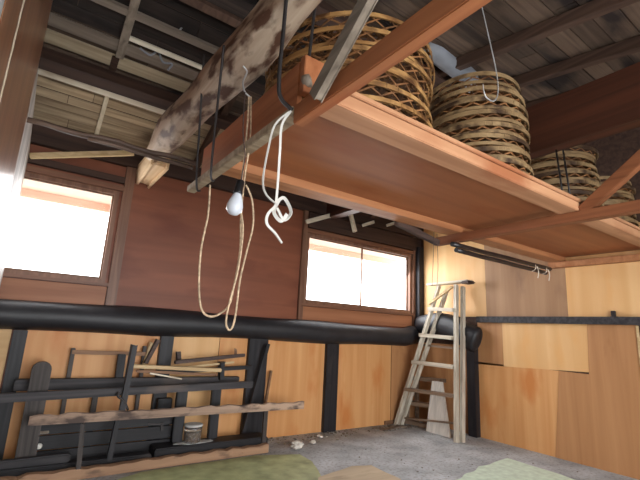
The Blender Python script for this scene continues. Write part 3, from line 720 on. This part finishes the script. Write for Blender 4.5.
# dark upright with lower hook-like piece
pbar('dark_stave', (121, 415), (134, 345), 3.55, .035, .05, 'black_z', 'dark slanting stave standing up in front of the rack', 'stave', up=(0, 1, 0))
pbar('dark_stave', (108, 462), (118, 418), 3.58, .03, .04, 'black_z', 'lower dark stave in front of the black panel boards', 'stave', up=(0, 1, 0))
b = MB(); a = at(120, 392, 1, 3.53); c = at(128, 410, 1, 3.53)
b.tube(spline([a, a+Vector((-.01, 0, -.03)), (a+c)/2, c], 5), .009, 8)
tag(b.build('iron_hook', M['iron'], loc=a), 'curved black iron hook hanging at the dark stave', 'hook')
upright(122, 354, 380, 3.84, .06, 'black_z', 'short black block standing on the grey plank behind the dark stave', toz=at(122, 382, 1, 3.84).z)
# frame leaning at wall
root = empty('wooden_frame', at(74, 430, 1, 3.88), 'grey brown open wooden frame leaning on the plywood behind the rack', 'frame')
a = at(73.5, 348, 1, 3.88); MB().bar((a.x, 3.88, .3), a, .03, .035, up=(0, 1, 0)).build('side_post', M['greyblack_z'], root)
c = at(145, 346, 1, 3.88); MB().bar((c.x, 3.88, .3), c, .03, .03, up=(0, 1, 0)).build('side_post', M['greyblack_z'], root)
a = at(72, 352, 1, 3.86); c = at(146, 354, 1, 3.86); MB().bar(a, c, .02, .03).build('rail', M['brownstick'], root)
# slanting sticks
pbar('stick', (146, 363), (158, 340), 3.80, .02, .04, 'darkstick', 'dark slanting stick leaning left of the short black post', 'stick', up=(0, 1, 0))
pbar('stick', (143, 366), (152, 343), 3.84, .02, .03, 'lightstick', 'light slanting stick leaning beside the dark one', 'stick', up=(0, 1, 0))
pbar('stick', (131, 366), (221, 370), 3.72, .05, .03, 'lightstick', 'wide light yellow board lying on top of the rack', 'stick')
pbar('stick', (136, 371), (216, 375), 3.67, .03, .018, 'brownstick', 'thin brown lath just under the light yellow board', 'stick')
pbar('stick', (150, 373), (182, 379), 3.62, .02, .012, 'palebatten', 'small white stick poking down from the pile', 'stick')
pbar('stick', (180, 368), (234, 362), 3.78, .03, .018, 'lightstick', 'light stick lying under the dark top timber', 'stick')
pbar('stick', (175, 362), (244, 355), 3.72, .06, .03, 'darkstick', 'dark reddish timber lying highest on the pile', 'stick')
pbar('peg', (178.5, 361), (178.5, 352), 3.80, .03, .03, 'darkstick', 'small dark peg standing left behind the top timber', 'peg', up=(0, 1, 0))
pbar('peg', (235.5, 357), (236, 349), 3.80, .02, .02, 'brownstick', 'small brown peg standing right behind the top timber', 'peg', up=(0, 1, 0))
pbar('rack_block', (221, 380), (222, 362), 3.76, .04, .05, 'black_z', 'black notched block holding the pile at its right end', 'block', up=(0, 1, 0))
# rough plank across
def barkplank(name, a, c, ht, th, m, label, amp=.01, n=40):
    a, c = Vector(a), Vector(c); b = MB(); d = (c-a); up = Vector((0, 0, 1)); rows = []
    for i in range(n+1):
        p = a+d*i/n; e = amp*(abs(math.sin(i*.9+.5*math.sin(i*.37)))+.6*noise.noise(Vector((i*.5, 0, ht*10))))
        rows.append([b.bm.verts.new(p+Vector((0, -th/2, 0))), b.bm.verts.new(p+Vector((0, th/2, 0))), b.bm.verts.new(p+Vector((0, th/2, ht+e*.6))), b.bm.verts.new(p+Vector((0, -th/2, ht+e-.4*amp)))])
    for A_, B_ in zip(rows, rows[1:]):
        for k_ in range(4): b.bm.faces.new((A_[k_], B_[k_], B_[(k_+1) % 4], A_[(k_+1) % 4]))
    b.bm.faces.new(rows[0][::-1]); b.bm.faces.new(rows[-1])
    return tag(b.build(name, M[m], loc=a), label, 'plank')
a = at(28, 425.5, 1, 3.50); c = at(303, 408.5, 1, 3.50)
barkplank('rough_plank', a, c, .055, .03, 'rough', 'long rough plank with bark edge across the front of the rack', .020)
barkplank('floor_plank', (.0, 3.47, .004), (1.98, 3.50, .004), .06, .05, 'barkfloor', 'light brown bark-edged plank standing on the floor before the green mat', .020)
pbar('slat', (78, 468), (83, 424), 3.525-.06, .02, .035, 'greyblack_z', 'narrow grey slat standing upright below the rough plank', 'slat', up=(0, 1, 0))
b = MB(); a = at(266, 404, 1, 3.56); b.box((a.x-.02, 3.54, .004), (a.x+.02, 3.57, a.z), .003)
tag(b.build('slat', M['greyblack_z'], loc=(a.x, 3.555, 0)), 'narrow grey slat standing under the right part of the rough plank', 'slat')
a = at(268, 344, 1, 3.80); c = at(243, 440, 1, 3.80); c.z = .12
tag(MB().bar(c, a, .03, .03, up=(0, 1, 0)).build('leaning_stick', M['black_z'], loc=c), 'thin black stick leaning against the wide black post', 'stick')
a = at(271, 371, 1, 3.88); c = at(265, 405, 1, 3.80)
tag(MB().bar(c, a, .015, .02, up=(0, 1, 0)).build('leaning_stick', M['brownstick'], loc=c), 'short reddish brown stick leaning right of the wide black post', 'stick')
# handle and knob on the panel
a = at(148, 424, 1, 3.735); b = MB().bar(a, at(163, 424, 1, 3.735), .012, .014)
b.bar(at(162, 423, 1, 3.735), at(162, 430, 1, 3.735), .012, .012, up=(0, 1, 0))
tag(b.build('iron_latch', M['iron'], loc=a), 'small black iron latch on the dark panel boards', 'latch')
a = at(39, 446, 1, 3.748)
tag(MB().lathe(a, [(.006, 0), (.018, .004), (.021, .012), (.012, .022)], 12, axis=(0, -1, 0)).build('round_knob', M['white_wood'], loc=a), 'small pale round knob at the lower left of the rack', 'knob')
a = at(39, 433, 1, 3.745); c = at(49, 432, 1, 3.745)
tag(MB().bar(a, c, .01, .02).build('pale_tag', M['greystick'], loc=a), 'small grey wood chip above the pale knob', 'chip')
# jar
jp = at(192.5, 440, 1, 3.62); jx = jp.x
root = empty('glass_jar', (jx, 3.63, .118), 'squat glass jar with brown contents standing on the black base timber', 'jar')
MB().lathe((jx, 3.63, .121), [(.062, 0), (.068, .01), (.072, .10), (.074, .12), (.068, .122), (.066, .11)], 24).build('glass_body', M['jarglass'], root)
MB().lathe((jx, 3.63, .128), [(.052, 0), (.060, .006), (.063, .075)], 20).build('contents', M['rust'], root)
MB().lathe((jx, 3.63, .246), [(.072, 0), (.076, .003), (.076, .014), (.06, .018)], 24).build('lid', M['dust'], root)
b = MB(); n = 14
b.prism([(jx+.02+.15*math.cos(2*PI*i/n)*(1+.2*math.sin(i*2.1)), 3.63+.055*math.sin(2*PI*i/n), .1165) for i in range(n)], (0, 0, .003))
tag(b.build('white_powder', M['dust'], loc=None), 'patch of white powder spilt around the glass jar', 'powder', kind='stuff')

# ------------------------------------------------------------------ things on the floor
def mat_on_floor(name, px, z, th, m, label, cat, wav=.0, res=.07, group=None):
    poly = [at(*q, 2, z) for q in px]
    b = MB(); n = len(poly)
    # subdivided outline with slight unevenness
    out = []
    for i in range(n):
        p, q = poly[i], poly[(i+1) % n]; s = max(1, int((q-p).length/res))
        for k_ in range(s):
            v = p+(q-p)*k_/s; nn = Vector((q.y-p.y, p.x-q.x, 0)).normalized()
            out.append(v+nn*wav*noise.noise(v*6))
    b.prism(out, (0, 0, th))
    return tag(b.build(name, M[m]), label, cat)
mat_on_floor('green_mat', [(60, 500), (140, 473), (200, 464), (255, 456), (300, 455), (312, 462), (322, 478), (330, 500)], .004, .006, 'tarp', 'olive green plastic mat spread on floor before the rack', 'mat', .008)
mat_on_floor('floor_board', [(318, 478), (352, 467), (372, 466), (400, 480), (410, 495), (320, 495)], .012, .008, 'dullply', 'dull beige board lying on the floor at the bottom centre', 'board', .02, .05)
mat_on_floor('pale_mat', [(455, 482), (480, 468), (507, 459), (530, 466), (580, 482), (590, 500), (450, 500)], .004, .008, 'paletarp', 'pale green mat lying on floor at bottom right', 'mat', .03, .05)
# crumpled paper and scraps
for (px, py, r, l) in ((297, 449, .06, 'crumpled white paper lying beside the green mat'), (313, 444, .03, 'small white scrap near the crumpled paper'), (320, 438, .028, 'tiny white scrap by the foot of the orange plywood')):
    p = at(px, py, 2, 0.0); b = MB(); bmesh.ops.create_icosphere(b.bm, subdivisions=3, radius=r)
    for v in b.bm.verts:
        v.co *= 1+.5*noise.noise(v.co*40+Vector((px, 0, 0))); v.co.z = v.co.z*.5+r*.5+.005
        v.co += p
    for v in b.bm.verts: v.co.z = max(.002, v.co.z)
    tag(b.build('paper_scrap', M['paper'], loc=(p.x, p.y, 0)), l, 'paper')
# debris strip along wall foot
b = MB()
for i in range(190):
    if i < 130: x = random.uniform(2.1, 4.3); yy = YW-.05-abs(random.gauss(0, .12))
    else: x = random.uniform(2.6, 4.35); yy = random.uniform(1.6, 3.8)
    s = random.uniform(.004, .016) if i < 130 else random.uniform(.003, .009)
    b.obox((x, yy, s*.4), (s*2, s, s*.8), Matrix.Rotation(random.uniform(0, 6), 3, 'Z'), 0, s*.2)
tag(b.build('rubble', M['dirt']), 'dry crumbs and wood chips scattered over the concrete floor', 'debris', kind='stuff')
b = MB()
for i in range(9):
    p = Vector((3.62+.05*i, 3.72-.02*math.sin(i), .004)); b.obox(p+Vector((0, 0, .006)), (.07, .09, .012), Matrix.Rotation(i*.7, 3, 'Z'), .003, .006)
tag(b.build('plank_scraps', M['greyplank']), 'flat grey wood scraps on the floor left of the ladder foot', 'scraps', kind='stuff')

# ------------------------------------------------------------------ panelled wall at the far left, running to the back wall
XL = -.164
tag(MB().box((XL-.06, Y0, 0), (XL, 1.19, roofz(1.19)-.02)).build('wall_partition', M['plaster']), **S)
b = MB().box((XL-.05, 1.193, .0), (XL+.002, 1.49, roofz(1.2)-.06), .003)
tag(b.build('door_post', M['post_brown'], loc=(XL, 1.35, 0)), 'brown upright post at the extreme left edge, next to grey plaster', 'post')
b = MB().box((XL-.05, 1.493, .0), (XL, 1.55, roofz(1.5)-.06), .002)
tag(b.build('pale_strip', M['cream_z'], loc=(XL, 1.52, 0)), 'narrow cream strip beside the glossy brown panel at left', 'strip')
b = MB().prism([(XL-.05, y_, z_) for y_, z_ in ((1.553, 0), (2.76, 0), (2.76, roofz(2.76)-.02), (2.2, roofz(2.2)-.1), (1.553, roofz(1.553)-.06))], (.05, 0, 0))
tag(b.build('wall_panel', M['post_brown'], loc=(XL, 2.1, 0)), 'tall smooth brown board panel along left edge of the picture', 'panel')
n = 70; zt = at(40, 112, 1, 3.0).z; b = MB(); ye = at(30, 150, 0, XL).y; pts = [(2.765, .004)]
pts += [(2.765, zt+.2)]
for i in range(n+1):
    z_ = zt*(1-i/n)
    pts.append((ye+.03*noise.noise(Vector((0, i*.4, 3)))+(.012 if i % 6 == 0 else 0), max(.004, z_)))
b.prism([(XL-.03, y_, z_) for y_, z_ in pts], (.03, 0, 0))
tag(b.build('flaking_board', M['grey_board'], loc=(XL, 2.9, 0)), 'grey board with flaking edge between the brown panel and the left window', 'board')
